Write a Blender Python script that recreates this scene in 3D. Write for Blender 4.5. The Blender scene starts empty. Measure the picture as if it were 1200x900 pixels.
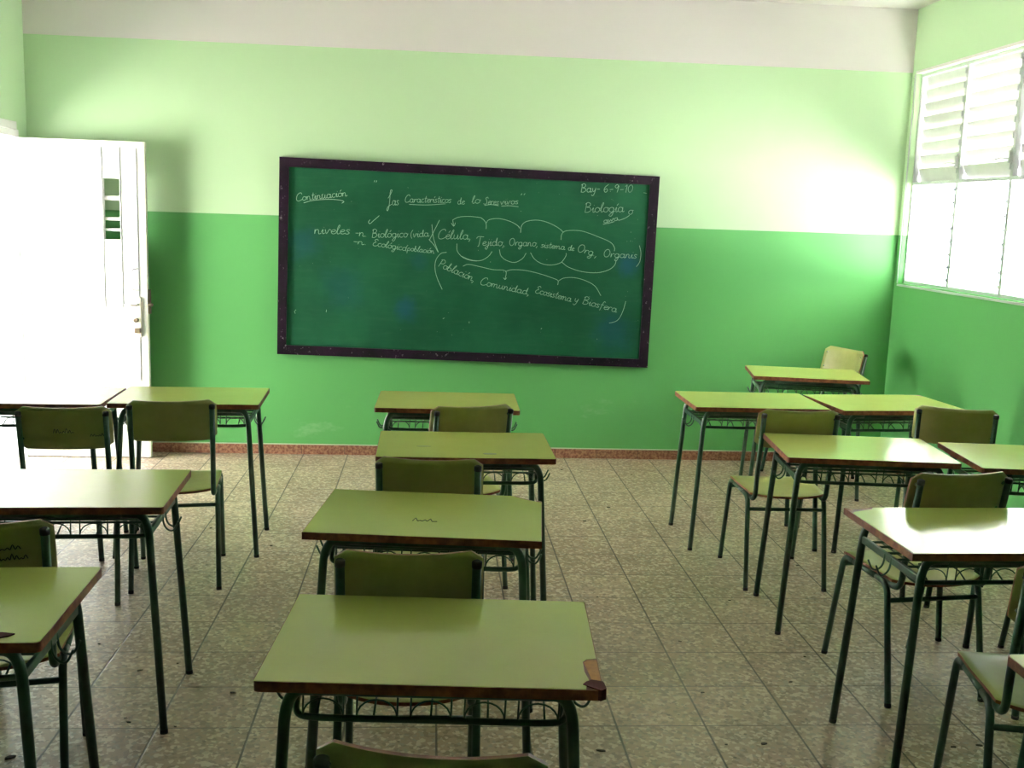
import bpy, bmesh, math, random
from mathutils import Vector, Matrix
random.seed(7)
C = bpy.context.scene.collection
PI = math.pi

# ------------------------------------------------------------------ materials
def new_mat(name, base=(0.8, 0.8, 0.8), rough=0.5, metal=0.0, spec=0.5, coat=0.0):
    m = bpy.data.materials.new(name)
    m.use_nodes = True
    nt = m.node_tree
    b = nt.nodes['Principled BSDF']
    b.inputs['Base Color'].default_value = (*base, 1)
    b.inputs['Roughness'].default_value = rough
    b.inputs['Metallic'].default_value = metal
    b.inputs['Specular IOR Level'].default_value = spec
    if coat:
        b.inputs['Coat Weight'].default_value = coat
    return m, nt, b

def N(nt, kind, **kw):
    n = nt.nodes.new(kind)
    for k, v in kw.items():
        setattr(n, k, v)
    return n

def math_node(nt, op, a, b=None, clamp=False):
    n = N(nt, 'ShaderNodeMath', operation=op, use_clamp=clamp)
    for i, v in enumerate((a, b)):
        if v is None: continue
        if isinstance(v, (int, float)): n.inputs[i].default_value = v
        else: nt.links.new(v, n.inputs[i])
    return n.outputs[0]

def mix(nt, fac, a, b, mode='MIX'):
    n = N(nt, 'ShaderNodeMix', data_type='RGBA', blend_type=mode)
    for i, v in ((0, fac), (6, a), (7, b)):
        if isinstance(v, (int, float)): n.inputs[i].default_value = v
        elif isinstance(v, tuple): n.inputs[i].default_value = (*v, 1) if len(v) == 3 else v
        else: nt.links.new(v, n.inputs[i])
    return n.outputs[2]

def noise(nt, scale, detail=3, rough=0.5, vec=None):
    n = N(nt, 'ShaderNodeTexNoise')
    n.inputs['Scale'].default_value = scale
    n.inputs['Detail'].default_value = detail
    n.inputs['Roughness'].default_value = rough
    if vec is not None: nt.links.new(vec, n.inputs['Vector'])
    return n.outputs['Fac']

def ramp(nt, fac, lo, hi):
    n = N(nt, 'ShaderNodeMapRange', interpolation_type='SMOOTHSTEP')
    n.inputs['From Min'].default_value = lo
    n.inputs['From Max'].default_value = hi
    nt.links.new(fac, n.inputs['Value'])
    return n.outputs[0]

def coords(nt, kind='Object'):
    return N(nt, 'ShaderNodeTexCoord').outputs[kind]

def world_pos(nt):
    return N(nt, 'ShaderNodeNewGeometry').outputs['Position']

def bump(nt, b, height, strength=0.2, dist=0.002):
    n = N(nt, 'ShaderNodeBump')
    n.inputs['Strength'].default_value = strength
    n.inputs['Distance'].default_value = dist
    nt.links.new(height, n.inputs['Height'])
    nt.links.new(n.outputs[0], b.inputs['Normal'])

WHITE = (0.95, 0.885, 0.90)
PALE = (0.61, 0.83, 0.53)
GREEN = (0.105, 0.37, 0.11)

def wall_mat(name, top_white):
    """two-tone painted wall: dado green, pale green above, white band on the board wall"""
    m, nt, b = new_mat(name, PALE, 0.55, spec=0.35)
    p = world_pos(nt)
    sep = N(nt, 'ShaderNodeSeparateXYZ'); nt.links.new(p, sep.inputs[0])
    wob = math_node(nt, 'MULTIPLY', math_node(nt, 'SUBTRACT', noise(nt, 2.2, 3), 0.5), 0.008)
    z = math_node(nt, 'ADD', sep.outputs['Z'], wob)
    col = mix(nt, ramp(nt, z, SPLIT - 0.002, SPLIT + 0.002), GREEN, PALE)
    if top_white:
        col = mix(nt, ramp(nt, z, BAND - 0.002, BAND + 0.002), col, WHITE)
    tone = ramp(nt, noise(nt, 1.3, 4, 0.6), 0.2, 0.9)
    col = mix(nt, math_node(nt, 'MULTIPLY', tone, 0.12), col, (0.93, 0.95, 0.80), 'MULTIPLY')
    # scuffed, whitish rubbed patches and small dark marks low on the dado
    sc = ramp(nt, noise(nt, 5.0, 6, 0.72), 0.63, 0.74)
    low = math_node(nt, 'LESS_THAN', sep.outputs['Z'], 1.2)
    col = mix(nt, math_node(nt, 'MULTIPLY', math_node(nt, 'MULTIPLY', sc, low), 0.22), col, (0.42, 0.62, 0.38))
    dk = ramp(nt, noise(nt, 24.0, 3, 0.5), 0.755, 0.80)
    col = mix(nt, math_node(nt, 'MULTIPLY', dk, 0.45), col, (0.10, 0.16, 0.08))
    nt.links.new(col, b.inputs['Base Color'])
    bump(nt, b, noise(nt, 38, 4), 0.12, 0.003)
    return m

def floor_mat():
    m, nt, b = new_mat('terrazzo tiles', rough=0.38, spec=0.45)
    p = world_pos(nt)
    sep = N(nt, 'ShaderNodeSeparateXYZ'); nt.links.new(p, sep.inputs[0])
    u = math_node(nt, 'DIVIDE', math_node(nt, 'SUBTRACT', sep.outputs['X'], U0), TILE)
    v = math_node(nt, 'DIVIDE', math_node(nt, 'SUBTRACT', sep.outputs['Y'], V0), TILE)
    def edge(w):
        f = math_node(nt, 'FRACT', w)
        d = math_node(nt, 'MINIMUM', f, math_node(nt, 'SUBTRACT', 1.0, f))
        return d
    du, dv = edge(u), edge(v)
    wb = math_node(nt, 'MULTIPLY', noise(nt, 60, 2, vec=p), 0.006)
    ju = ramp(nt, math_node(nt, 'ADD', du, wb), 0.019, 0.010)
    jv = ramp(nt, math_node(nt, 'ADD', dv, wb), 0.016, 0.007)
    ju = math_node(nt, 'MULTIPLY', ju, 0.95); jv = math_node(nt, 'MULTIPLY', jv, 0.92)
    j = math_node(nt, 'MAXIMUM', ju, jv)
    cmb = N(nt, 'ShaderNodeCombineXYZ')
    nt.links.new(math_node(nt, 'FLOOR', u), cmb.inputs[0]); nt.links.new(math_node(nt, 'FLOOR', v), cmb.inputs[1])
    wn = N(nt, 'ShaderNodeTexWhiteNoise', noise_dimensions='2D'); nt.links.new(cmb.outputs[0], wn.inputs['Vector'])
    base = mix(nt, wn.outputs['Value'], (0.38, 0.270, 0.175), (0.50, 0.375, 0.255))
    # marble chips
    vo = N(nt, 'ShaderNodeTexVoronoi'); vo.inputs['Scale'].default_value = 78; nt.links.new(p, vo.inputs['Vector'])
    chip = N(nt, 'ShaderNodeSeparateColor'); nt.links.new(vo.outputs['Color'], chip.inputs[0])
    col = mix(nt, math_node(nt, 'MULTIPLY', ramp(nt, chip.outputs[0], 0.66, 0.72), 0.7), base, (0.76, 0.67, 0.53))
    col = mix(nt, math_node(nt, 'MULTIPLY', ramp(nt, chip.outputs[1], 0.72, 0.78), 0.6), col, (0.19, 0.15, 0.10))
    vo2 = N(nt, 'ShaderNodeTexVoronoi'); vo2.inputs['Scale'].default_value = 42; nt.links.new(p, vo2.inputs['Vector'])
    ch2 = N(nt, 'ShaderNodeSeparateColor'); nt.links.new(vo2.outputs['Color'], ch2.inputs[0])
    col = mix(nt, math_node(nt, 'MULTIPLY', ramp(nt, ch2.outputs[0], 0.90, 0.93), 0.30), col, (0.14, 0.11, 0.07))
    vo3 = N(nt, 'ShaderNodeTexVoronoi'); vo3.inputs['Scale'].default_value = 26; nt.links.new(p, vo3.inputs['Vector'])
    ch3 = N(nt, 'ShaderNodeSeparateColor'); nt.links.new(vo3.outputs['Color'], ch3.inputs[0])
    spot = math_node(nt, 'MULTIPLY', math_node(nt, 'GREATER_THAN', ch3.outputs[0], 0.86), math_node(nt, 'LESS_THAN', vo3.outputs['Distance'], 0.16))
    col = mix(nt, math_node(nt, 'MULTIPLY', spot, 0.75), col, (0.07, 0.045, 0.03))
    # worn dirt
    d1 = ramp(nt, noise(nt, 2.2, 5, 0.6, p), 0.42, 0.75)
    col = mix(nt, math_node(nt, 'MULTIPLY', d1, 0.28), col, (0.24, 0.20, 0.14))
    d2 = ramp(nt, noise(nt, 30, 2, 0.5, p), 0.74, 0.78)
    col = mix(nt, math_node(nt, 'MULTIPLY', d2, 0.75), col, (0.05, 0.04, 0.03))
    col = mix(nt, j, col, (0.055, 0.038, 0.028))
    nt.links.new(col, b.inputs['Base Color'])
    nt.links.new(math_node(nt, 'ADD', math_node(nt, 'MULTIPLY', d1, 0.15), 0.33), b.inputs['Roughness'])
    bump(nt, b, math_node(nt, 'MULTIPLY', j, -1.0), 0.4, 0.002)
    return m

def laminate_mat():
    m, nt, b = new_mat('green laminate', rough=0.2, spec=0.42)
    p = world_pos(nt)
    oi = N(nt, 'ShaderNodeObjectInfo')
    col = mix(nt, noise(nt, 7, 4, 0.6, p), (0.515, 0.575, 0.150), (0.57, 0.625, 0.185))
    for rot, th in ((0.5, 0.655), (-0.9, 0.665)):              # fine pencil scratches
        mp = N(nt, 'ShaderNodeMapping'); mp.inputs['Scale'].default_value = (1.0, 14, 1)
        mp.inputs['Rotation'].default_value = (0, 0, rot)
        nt.links.new(p, mp.inputs['Vector'])
        scr = ramp(nt, noise(nt, 16, 5, 0.75, mp.outputs[0]), th, th + 0.05)
        col = mix(nt, math_node(nt, 'MULTIPLY', scr, 0.22), col, (0.16, 0.19, 0.07))
    nt.links.new(col, b.inputs['Base Color'])
    nt.links.new(math_node(nt, 'ADD', math_node(nt, 'MULTIPLY', noise(nt, 11, 4, 0.6, p), 0.08), 0.12), b.inputs['Roughness'])
    return m

def noisy(name, a, c, scale, rough=0.5, metal=0.0, spec=0.5, lo=0.35, hi=0.65, bmp=0.0):
    m, nt, b = new_mat(name, a, rough, metal, spec)
    p = coords(nt)
    col = mix(nt, ramp(nt, noise(nt, scale, 4, 0.6, p), lo, hi), a, c)
    nt.links.new(col, b.inputs['Base Color'])
    if bmp: bump(nt, b, noise(nt, scale * 3, 3, 0.5, p), bmp, 0.002)
    return m

def board_mat():
    m, nt, b = new_mat('chalkboard green', rough=0.6, spec=0.2)
    p = coords(nt)
    col = mix(nt, ramp(nt, noise(nt, 1.6, 5, 0.6, p), 0.3, 0.7), (0.004, 0.062, 0.026), (0.010, 0.100, 0.044))
    mp = N(nt, 'ShaderNodeMapping'); mp.inputs['Scale'].default_value = (1, 1, 7); nt.links.new(p, mp.inputs['Vector'])
    col = mix(nt, math_node(nt, 'MULTIPLY', ramp(nt, noise(nt, 5, 6, 0.7, mp.outputs[0]), 0.45, 0.85), 0.13), col, (0.07, 0.18, 0.10))
    # blue chalk smudges
    for (x, z, r, s) in ((-0.87, 1.45, 0.15, 0.35), (-0.18, 1.03, 0.12, 0.65), (1.34, 1.37, 0.11, 0.8), (-0.60, 1.16, 0.22, 0.25), (-0.10, 1.36, 0.10, 0.3), (1.26, 0.90, 0.2, 0.4)):
        vm = N(nt, 'ShaderNodeVectorMath', operation='DISTANCE'); nt.links.new(p, vm.inputs[0]); vm.inputs[1].default_value = (x, 0, z)
        dd = math_node(nt, 'ADD', vm.outputs['Value'], math_node(nt, 'MULTIPLY', math_node(nt, 'SUBTRACT', noise(nt, 9, 4, 0.7, p), 0.5), r))
        col = mix(nt, math_node(nt, 'MULTIPLY', ramp(nt, dd, r, r * 0.2), s * 0.6), col, (0.008, 0.06, 0.17))
    dots = ramp(nt, noise(nt, 55, 2, 0.5, p), 0.765, 0.80)
    col = mix(nt, math_node(nt, 'MULTIPLY', dots, 0.5), col, (0.35, 0.5, 0.4))
    nt.links.new(col, b.inputs['Base Color'])
    return m

def frame_mat():
    m, nt, b = new_mat('black painted board frame', rough=0.5, spec=0.2)
    p = coords(nt)
    col = mix(nt, ramp(nt, noise(nt, 6, 4, 0.6, p), 0.3, 0.7), (0.006, 0.003, 0.007), (0.018, 0.006, 0.018))
    mp = N(nt, 'ShaderNodeMapping'); mp.inputs['Scale'].default_value = (1.6, 1, 1); nt.links.new(p, mp.inputs['Vector'])
    ch = ramp(nt, noise(nt, 30, 5, 0.75, mp.outputs[0]), 0.62, 0.68)
    col = mix(nt, math_node(nt, 'MULTIPLY', ch, 0.65), col, (0.35, 0.30, 0.34))
    nt.links.new(col, b.inputs['Base Color'])
    return m

# ------------------------------------------------------------------ geometry
class MB:
    """collects shapes; build() links them as ONE mesh object"""
    def __init__(s):
        s.bm = bmesh.new(); s.mats = []
    def _mi(s, m):
        if m not in s.mats: s.mats.append(m)
        return s.mats.index(m)
    def box(s, c, size, m, rot=None, bev=0.0, seg=2):
        r = bmesh.ops.create_cube(s.bm, size=1.0)
        vs = r['verts']
        M = Matrix.Translation(c) @ (rot or Matrix.Identity(4)) @ Matrix.Diagonal((*size, 1))
        bmesh.ops.transform(s.bm, matrix=M, verts=vs)
        fs = {f for v in vs for f in v.link_faces}
        i = s._mi(m)
        for f in fs: f.material_index = i
        if bev:
            es = {e for v in vs for e in v.link_edges}
            r = bmesh.ops.bevel(s.bm, geom=list(es), offset=bev, segments=seg, profile=0.5, affect='EDGES')
            for f in r['faces']: f.material_index = i
        return s
    def tube(s, pts, r, m, n=10, caps=True, flat=None):
        """round tube along a polyline (parallel transport); r may be a list; flat=(a,b) scales the section"""
        pts = [Vector(p) for p in pts]; k = len(pts); i = s._mi(m)
        T = []
        for j in range(k):
            a = pts[min(j + 1, k - 1)] - pts[max(j - 1, 0)]
            T.append(a.normalized())
        up = Vector((0, 0, 1)) if abs(T[0].z) < 0.9 else Vector((1, 0, 0))
        nrm = (up - T[0] * up.dot(T[0])).normalized()
        rings = []
        for j in range(k):
            if j: nrm = (nrm - T[j] * nrm.dot(T[j])).normalized()
            bn = T[j].cross(nrm)
            rr = r[j] if isinstance(r, (list, tuple)) else r
            fa, fb = flat or (1, 1)
            rings.append([s.bm.verts.new(pts[j] + (nrm * math.cos(2 * PI * q / n) * fa + bn * math.sin(2 * PI * q / n) * fb) * rr) for q in range(n)])
        for j in range(k - 1):
            for q in range(n):
                f = s.bm.faces.new((rings[j][q], rings[j][(q + 1) % n], rings[j + 1][(q + 1) % n], rings[j + 1][q]))
                f.material_index = i; f.smooth = True
        if caps:
            f = s.bm.faces.new(list(reversed(rings[0]))); f.material_index = i
            f = s.bm.faces.new(rings[-1]); f.material_index = i
        return s
    def plate(s, outline, z0, z1, m, mside=None, bend=None):
        """closed outline (x, y) extruded z0..z1, bend(x, y, z) -> point"""
        bend = bend or (lambda x, y, z: (x, y, z))
        i = s._mi(m); k = s._mi(mside or m)
        a = [s.bm.verts.new(bend(x, y, z0)) for x, y in outline]
        b = [s.bm.verts.new(bend(x, y, z1)) for x, y in outline]
        f = s.bm.faces.new(list(reversed(a))); f.material_index = i
        f = s.bm.faces.new(b); f.material_index = i
        n = len(outline)
        for q in range(n):
            f = s.bm.faces.new((a[q], a[(q + 1) % n], b[(q + 1) % n], b[q])); f.material_index = k
        return s
    def sheet(s, rows, th, m, mside):
        """grid of points (rows of equal length) given thickness along the vector th(row, col)"""
        i, k = s._mi(m), s._mi(mside)
        R, Q = len(rows), len(rows[0])
        A = [[s.bm.verts.new(p) for p in row] for row in rows]
        B = [[s.bm.verts.new(Vector(rows[r][q]) + Vector(th)) for q in range(Q)] for r in range(R)]
        for r in range(R - 1):
            for q in range(Q - 1):
                for G, fl in ((A, 0), (B, 1)):
                    vs = [G[r][q], G[r][q + 1], G[r + 1][q + 1], G[r + 1][q]]
                    f = s.bm.faces.new(vs[::-1] if fl else vs); f.material_index = i; f.smooth = True
        loop = [(0, q) for q in range(Q)] + [(r, Q - 1) for r in range(1, R)] + [(R - 1, q) for q in range(Q - 2, -1, -1)] + [(r, 0) for r in range(R - 2, 0, -1)]
        for j in range(len(loop)):
            (r0, q0), (r1, q1) = loop[j], loop[(j + 1) % len(loop)]
            f = s.bm.faces.new((A[r0][q0], B[r0][q0], B[r1][q1], A[r1][q1])); f.material_index = k
        return s
    def build(s, name, parent=None, loc=None):
        bmesh.ops.recalc_face_normals(s.bm, faces=s.bm.faces)
        me = bpy.data.meshes.new(name); s.bm.to_mesh(me); s.bm.free()
        for m in s.mats: me.materials.append(m)
        o = bpy.data.objects.new(name, me); C.objects.link(o)
        if parent: o.parent = parent
        if loc: o.location = loc
        return o

def arc(c, r, a0, a1, n, plane):
    """points on an arc, plane maps (u, v) -> xyz"""
    return [plane(c[0] + r * math.cos(a0 + (a1 - a0) * k / n), c[1] + r * math.sin(a0 + (a1 - a0) * k / n)) for k in range(n + 1)]

def bend_path(pts, rad, n=6):
    """round the inner corners of a polyline with quadratic fillets"""
    pts = [Vector(p) for p in pts]; out = [pts[0]]
    for j in range(1, len(pts) - 1):
        a, b, c = pts[j - 1], pts[j], pts[j + 1]
        r = rad[j - 1] if isinstance(rad, (list, tuple)) else rad
        p0 = b + (a - b).normalized() * min(r, (a - b).length * 0.49)
        p2 = b + (c - b).normalized() * min(r, (c - b).length * 0.49)
        for k in range(n + 1):
            t = k / n
            out.append(p0 * (1 - t) ** 2 + b * 2 * t * (1 - t) + p2 * t * t)
    out.append(pts[-1])
    return out

def smooth_line(pts, n=5):
    """Catmull-Rom"""
    P = [Vector(p) for p in pts]
    if len(P) < 3: return P
    Q = [P[0] * 2 - P[1]] + P + [P[-1] * 2 - P[-2]]; out = []
    for j in range(1, len(Q) - 2):
        for k in range(n):
            t = k / n
            out.append(0.5 * ((2 * Q[j]) + (Q[j + 1] - Q[j - 1]) * t + (2 * Q[j - 1] - 5 * Q[j] + 4 * Q[j + 1] - Q[j + 2]) * t * t + (3 * Q[j] - Q[j - 1] - 3 * Q[j + 1] + Q[j + 2]) * t ** 3))
    out.append(P[-1]); return out

def thing(name, label, cat, loc=(0, 0, 0), rz=0.0, group=None):
    o = bpy.data.objects.new(name, None); C.objects.link(o)
    o.empty_display_size = 0.1
    o.location = loc; o.rotation_euler = (0, 0, rz)
    o['label'] = label; o['category'] = cat
    if group: o['group'] = group
    return o
def structure(o):
    o['kind'] = 'structure'; return o
def copy_tree(o, parent=None):
    c = o.copy(); C.objects.link(c)
    if parent: c.parent = parent
    for ch in list(o.children): copy_tree(ch, c)
    return c

# light settings
SKY_COL, SKY, SUN, SUN_ANG, SUN_DIR, EXPO = (0.80, 0.91, 1.0), 5.5, 130.0, 2.0, (-0.45, 0.15, -0.88), 0.68
UP_TILT = [1.36, 1.20, 1.42, 0.95, 0.95, 0.95]
LO_TILT = [0.0] * 6

# label-bearing placements, measured in room coordinates
CHAIRS = [
 (-1.515, 4.616, 0.103, 'school chair seen against the open white door, faint ink scribble on its backrest', [(-0.04, 0.752, 0.08, 0.022, 7), (0.10, 0.735, 0.05, 0.012, 5)]),
 (-1.141, 4.803, 0.150, 'school chair with clean backrest at the left desk just right of the white door', None),
 (-1.215, 2.995, 0.19, 'school chair cut off at the left edge, dark ink words on its backrest', [(0.03, 0.785, 0.075, 0.014, 6), (0.035, 0.755, 0.085, 0.018, 8)]),
 (0.118, 4.805, 0.266, 'school chair turned slightly, at the middle-column desk nearest the chalkboard', None),
 (0.019, 3.797, -0.070, 'school chair at the second middle-column desk from the chalkboard', None),
 (-0.041, 2.794, -0.011, 'school chair tucked at the broken-corner desk, directly behind the nearest desk top', None),
 (0.052, 1.810, -0.154, 'nearest school chair, only its curved backrest edge showing at the bottom of the picture', None),
 (1.671, 4.854, -0.017, 'school chair with whole seat visible at the right-hand aisle desk near the chalkboard', None),
 (2.556, 4.971, -0.336, 'school chair with high dark backrest against the green right wall', None),
 (1.806, 3.697, 0.120, 'school chair whose seat shows under the glossy chipped-corner desk on the right', None),
 (2.545, 3.730, 0.0, 'school chair mostly outside the right edge, only a front leg showing', None),
 (1.732, 2.695, -0.200, 'school chair at the lower right edge, turned, its empty seat open to the aisle', None),
 (2.575, 6.880, 1.93, 'school chair in the far right corner facing the room, bolted backrest above the desk', None),
]
DESKS = [
 ('C1', 0.0238, 2.2362, -0.0635, 'nearest school desk in the middle column, bare orange wood at its right corner'),
 ('C2', 0.0080, 3.2184, -0.1003, 'middle-column school desk with far right corner broken off, second from the camera'),
 ('C3', 0.1434, 4.2305, 0.0060, 'middle-column school desk, third from the camera, dark smudge on its top'),
 ('C4', 0.0879, 5.2482, -0.0150, 'middle-column school desk standing nearest the chalkboard'),
 ('L1', -1.1761, 2.4360, 0.0339, 'nearest school desk on the left edge, splintered dark chip at its front'),
 ('L2', -1.1790, 3.4800, 0.0442, 'left-side school desk, second from the camera, pale daylight sheen on its left half'),
 ('L3b', -1.1723, 5.2535, 0.0448, 'left-side school desk nearest the chalkboard, just right of the white door'),
 ('L3a', -1.8834, 5.1885, 0.0266, 'school desk right in front of the open white door, its top bleached by daylight'),
 ('R5', 2.3730, 6.4956, -0.1757, 'school desk in the far right corner below the louvre windows'),
 ('R4a', 1.695, 5.4360, -0.0002, 'right-side school desk by the aisle, second row from the chalkboard corner'),
 ('R4b', 2.430, 5.4403, 0.0959, 'right-side school desk pushed against its aisle neighbour, near the right wall'),
 ('R3', 1.8190, 4.2899, -0.1001, 'right-side school desk in the middle of the group, bright window patch on its right half'),
 ('R3b', 2.5630, 4.1514, -0.1001, 'desk cut off by the right edge, behind the glossy chipped-corner one'),
 ('R2', 1.7455, 3.1087, 0.0280, 'glossy right-side school desk with chipped far left corner, chair seat under it'),
 ('R1', 1.6403, 1.8997, -0.0081, 'school desk at the lower right edge, only its far left corner showing'),
]
LITTER = [(0.569, 3.138, 0.016, -0.26), (1.116, 3.176, 0.014, 0.04), (0.989, 3.172, 0.006, -0.13), (1.365, 3.64, 0.01, 0.1), (1.007, 3.553, 0.01, 0.13), (1.033, 4.018, 0.008, -0.43), (1.499, 3.868, 0.006, -0.49), (-1.039, 3.744, 0.012, 0.34), (-0.67, 3.561, 0.012, -0.24), (-0.967, 3.343, 0.008, -0.27), (-1.26, 3.12, 0.022, 0.5), (-0.811, 3.312, 0.006, -0.03), (-1.145, 5.514, 0.008, 0.34), (-0.784, 5.219, 0.008, -0.02), (1.064, 6.0, 0.012, 0.14), (0.893, 6.914, 0.01, -0.35), (0.881, 5.713, 0.01, 0.13), (1.566, 6.172, 0.012, 0.37), (1.855, 4.974, 0.014, 0.02), (1.67, 4.97, 0.006, 0.24), (1.884, 6.69, 0.008, 0.17), (-1.257, 3.985, 0.007, -0.44), (-0.986, 3.373, 0.006, 0.26), (1.747, 3.146, 0.012, 0.09), (1.843, 3.156, 0.012, -0.2), (1.368, 4.483, 0.008, -0.47), (2.333, 5.663, 0.008, 0.37), (-0.918, 3.804, 0.006, -0.03), (1.35, 6.798, 0.006, 0.22), (1.369, 6.966, 0.006, 0.38), (2.468, 4.133, 0.01, 0.21), (0.77, 4.518, 0.006, 0.42)]

# ------------------------------------------------------------------ room measures (metres)
XL, XR, YF, YB, ZC = -2.656, 3.254, 7.283, -3.0, 3.156     # left, right, board wall, back wall, ceiling
SPLIT, BAND = 1.636, 2.738
TILE, U0, V0 = 0.3036, 0.6494, 3.3041
WT = 0.16                                                   # wall thickness
DOOR_Y0, DOOR_Y1, DOOR_H = 6.20, 7.10, 2.10
WIN_Z0, WIN_Z1, WIN_ZM = 1.305, 2.722, 1.99
WIN_Y1, WIN_W, WIN_N = 7.215, 0.635, 4
WIN_Y0 = WIN_Y1 - WIN_W * WIN_N

M_wall_b = wall_mat('two tone wall with white band', True)
M_wall_s = wall_mat('two tone wall', False)
M_white, _, _ = new_mat('white ceiling paint', (0.90, 0.86, 0.84), 0.6)
M_floor = floor_mat()
M_base = noisy('terracotta skirting tile', (0.17, 0.055, 0.032), (0.36, 0.19, 0.11), 55, 0.45, bmp=0.1)
M_grout, _, _ = new_mat('pale grout', (0.45, 0.55, 0.40), 0.8)
M_joint, _, _ = new_mat('dark joint', (0.08, 0.03, 0.02), 0.8)
M_doorw, _, _ = new_mat('white gloss door paint', (0.86, 0.86, 0.84), 0.35)
M_dooredge, _, _ = new_mat('cream door edge', (0.72, 0.70, 0.60), 0.45)
M_steel, _, _ = new_mat('dull steel', (0.42, 0.41, 0.40), 0.35, 0.8)
M_bronze, _, _ = new_mat('brown lock metal', (0.20, 0.15, 0.10), 0.4, 0.6)
M_blade = noisy('white enamelled louvre', (0.80, 0.80, 0.78), (0.74, 0.74, 0.72), 6, 0.4)
M_alu, _, _ = new_mat('aluminium window frame', (0.62, 0.63, 0.65), 0.45, 0.3)
M_tube = noisy('dark green lacquered tube', (0.016, 0.062, 0.038), (0.028, 0.090, 0.054), 18, 0.32, spec=0.55)
M_wood = noisy('brown stained plywood edge', (0.145, 0.034, 0.016), (0.26, 0.092, 0.034), 30, 0.5, bmp=0.15)
M_raw = noisy('bare pale wood', (0.55, 0.27, 0.08), (0.42, 0.17, 0.05), 40, 0.7)
M_split, _, _ = new_mat('dark split wood', (0.085, 0.022, 0.020), 0.8, spec=0.15)
M_lam = laminate_mat()
M_seat = noisy('olive green varnished plywood', (0.35, 0.37, 0.120), (0.41, 0.425, 0.150), 9, 0.33, spec=0.5)
M_ink, _, _ = new_mat('dark ink', (0.03, 0.035, 0.02), 0.7)
M_smudge, _, _ = new_mat('dark smudge', (0.20, 0.24, 0.08), 0.5)
M_rub, _, _ = new_mat('black rubber', (0.010, 0.012, 0.012), 0.6)
M_bolt, _, _ = new_mat('zinc bolt', (0.75, 0.75, 0.70), 0.25, 0.9)
M_board = board_mat()
M_bframe = frame_mat()
M_chalk, _, _ = new_mat('white chalk', (0.30, 0.46, 0.34), 0.9)
M_ground = noisy('pale concrete yard', (0.66, 0.64, 0.60), (0.56, 0.54, 0.50), 3, 0.9)
M_litter, _, _ = new_mat('dry leaf bits', (0.045, 0.035, 0.022), 0.9)

# ------------------------------------------------------------------ room shell
cx = (XL + XR) / 2; cy = (YF + YB) / 2
structure(MB().box((cx, cy, -0.05), (XR - XL + 2 * WT, YF - YB + 2 * WT, 0.10), M_floor).build('floor'))
structure(MB().box((cx, cy, ZC + 0.06), (XR - XL + 2 * WT, YF - YB + 2 * WT, 0.12), M_white).build('ceiling'))
structure(MB().box((cx, YF + WT / 2, ZC / 2), (XR - XL + 2 * WT, WT, ZC), M_wall_b).build('wall_back'))
structure(MB().box((cx, YB - WT / 2, ZC / 2), (XR - XL + 2 * WT, WT, ZC), M_wall_s).build('wall_front'))
# left wall with the doorway
w = MB()
def wseg(w, x, y0, y1, z0, z1): w.box((x, (y0 + y1) / 2, (z0 + z1) / 2), (WT, y1 - y0, z1 - z0), M_wall_s)
xl = XL - WT / 2
wseg(w, xl, DOOR_Y1, YF, 0, ZC); wseg(w, xl, DOOR_Y0, DOOR_Y1, DOOR_H, ZC)
wseg(w, xl, YB, DOOR_Y0, 0, ZC)
structure(w.build('wall_left'))
xr = XR + WT / 2
w = MB()
wseg(w, xr, WIN_Y1, YF, 0, ZC); wseg(w, xr, YB, WIN_Y0, 0, ZC)
wseg(w, xr, WIN_Y0, WIN_Y1, 0, WIN_Z0); wseg(w, xr, WIN_Y0, WIN_Y1, WIN_Z1, ZC)
structure(w.build('wall_right'))
# outside ground
structure(MB().box((0, 5, -0.16), (60, 60, 0.1), M_ground).build('ground'))

# unseen white wall added across the yard to bounce sunlight into the doorway
structure(MB().box((-9.0, 6.0, 1.9), (0.2, 16, 4.0), M_white).build('bounce_wall_left'))

# skirting tiles
def skirting(name, p0, p1, nx, ny):
    p0, p1 = Vector((*p0, 0)), Vector((*p1, 0)); L = (p1 - p0).length; d = (p1 - p0).normalized()
    nrm = Vector((nx, ny, 0)); b = MB(); n = max(1, round(L / 0.29)); s = L / n
    ang = math.atan2(d.y, d.x); R = Matrix.Rotation(ang, 4, 'Z')
    for k in range(n):
        c = p0 + d * (s * (k + .5)) + nrm * 0.006
        b.box((c.x, c.y, 0.034), (s - 0.004, 0.012, 0.066), M_base, R)
    c = p0 + d * L / 2 + nrm * 0.004
    b.box((c.x, c.y, 0.033), (L, 0.008, 0.062), M_joint, R)
    b.box((c.x, c.y, 0.070), (L, 0.009, 0.006), M_grout, R)
    return structure(b.build(name))
skirting('baseboard_back', (XL, YF), (XR, YF), 0, -1)
skirting('baseboard_right', (XR, YF - 0.012), (XR, YB), -1, 0)
skirting('baseboard_left', (XL, DOOR_Y0 - 0.05), (XL, YB), 1, 0)

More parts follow.
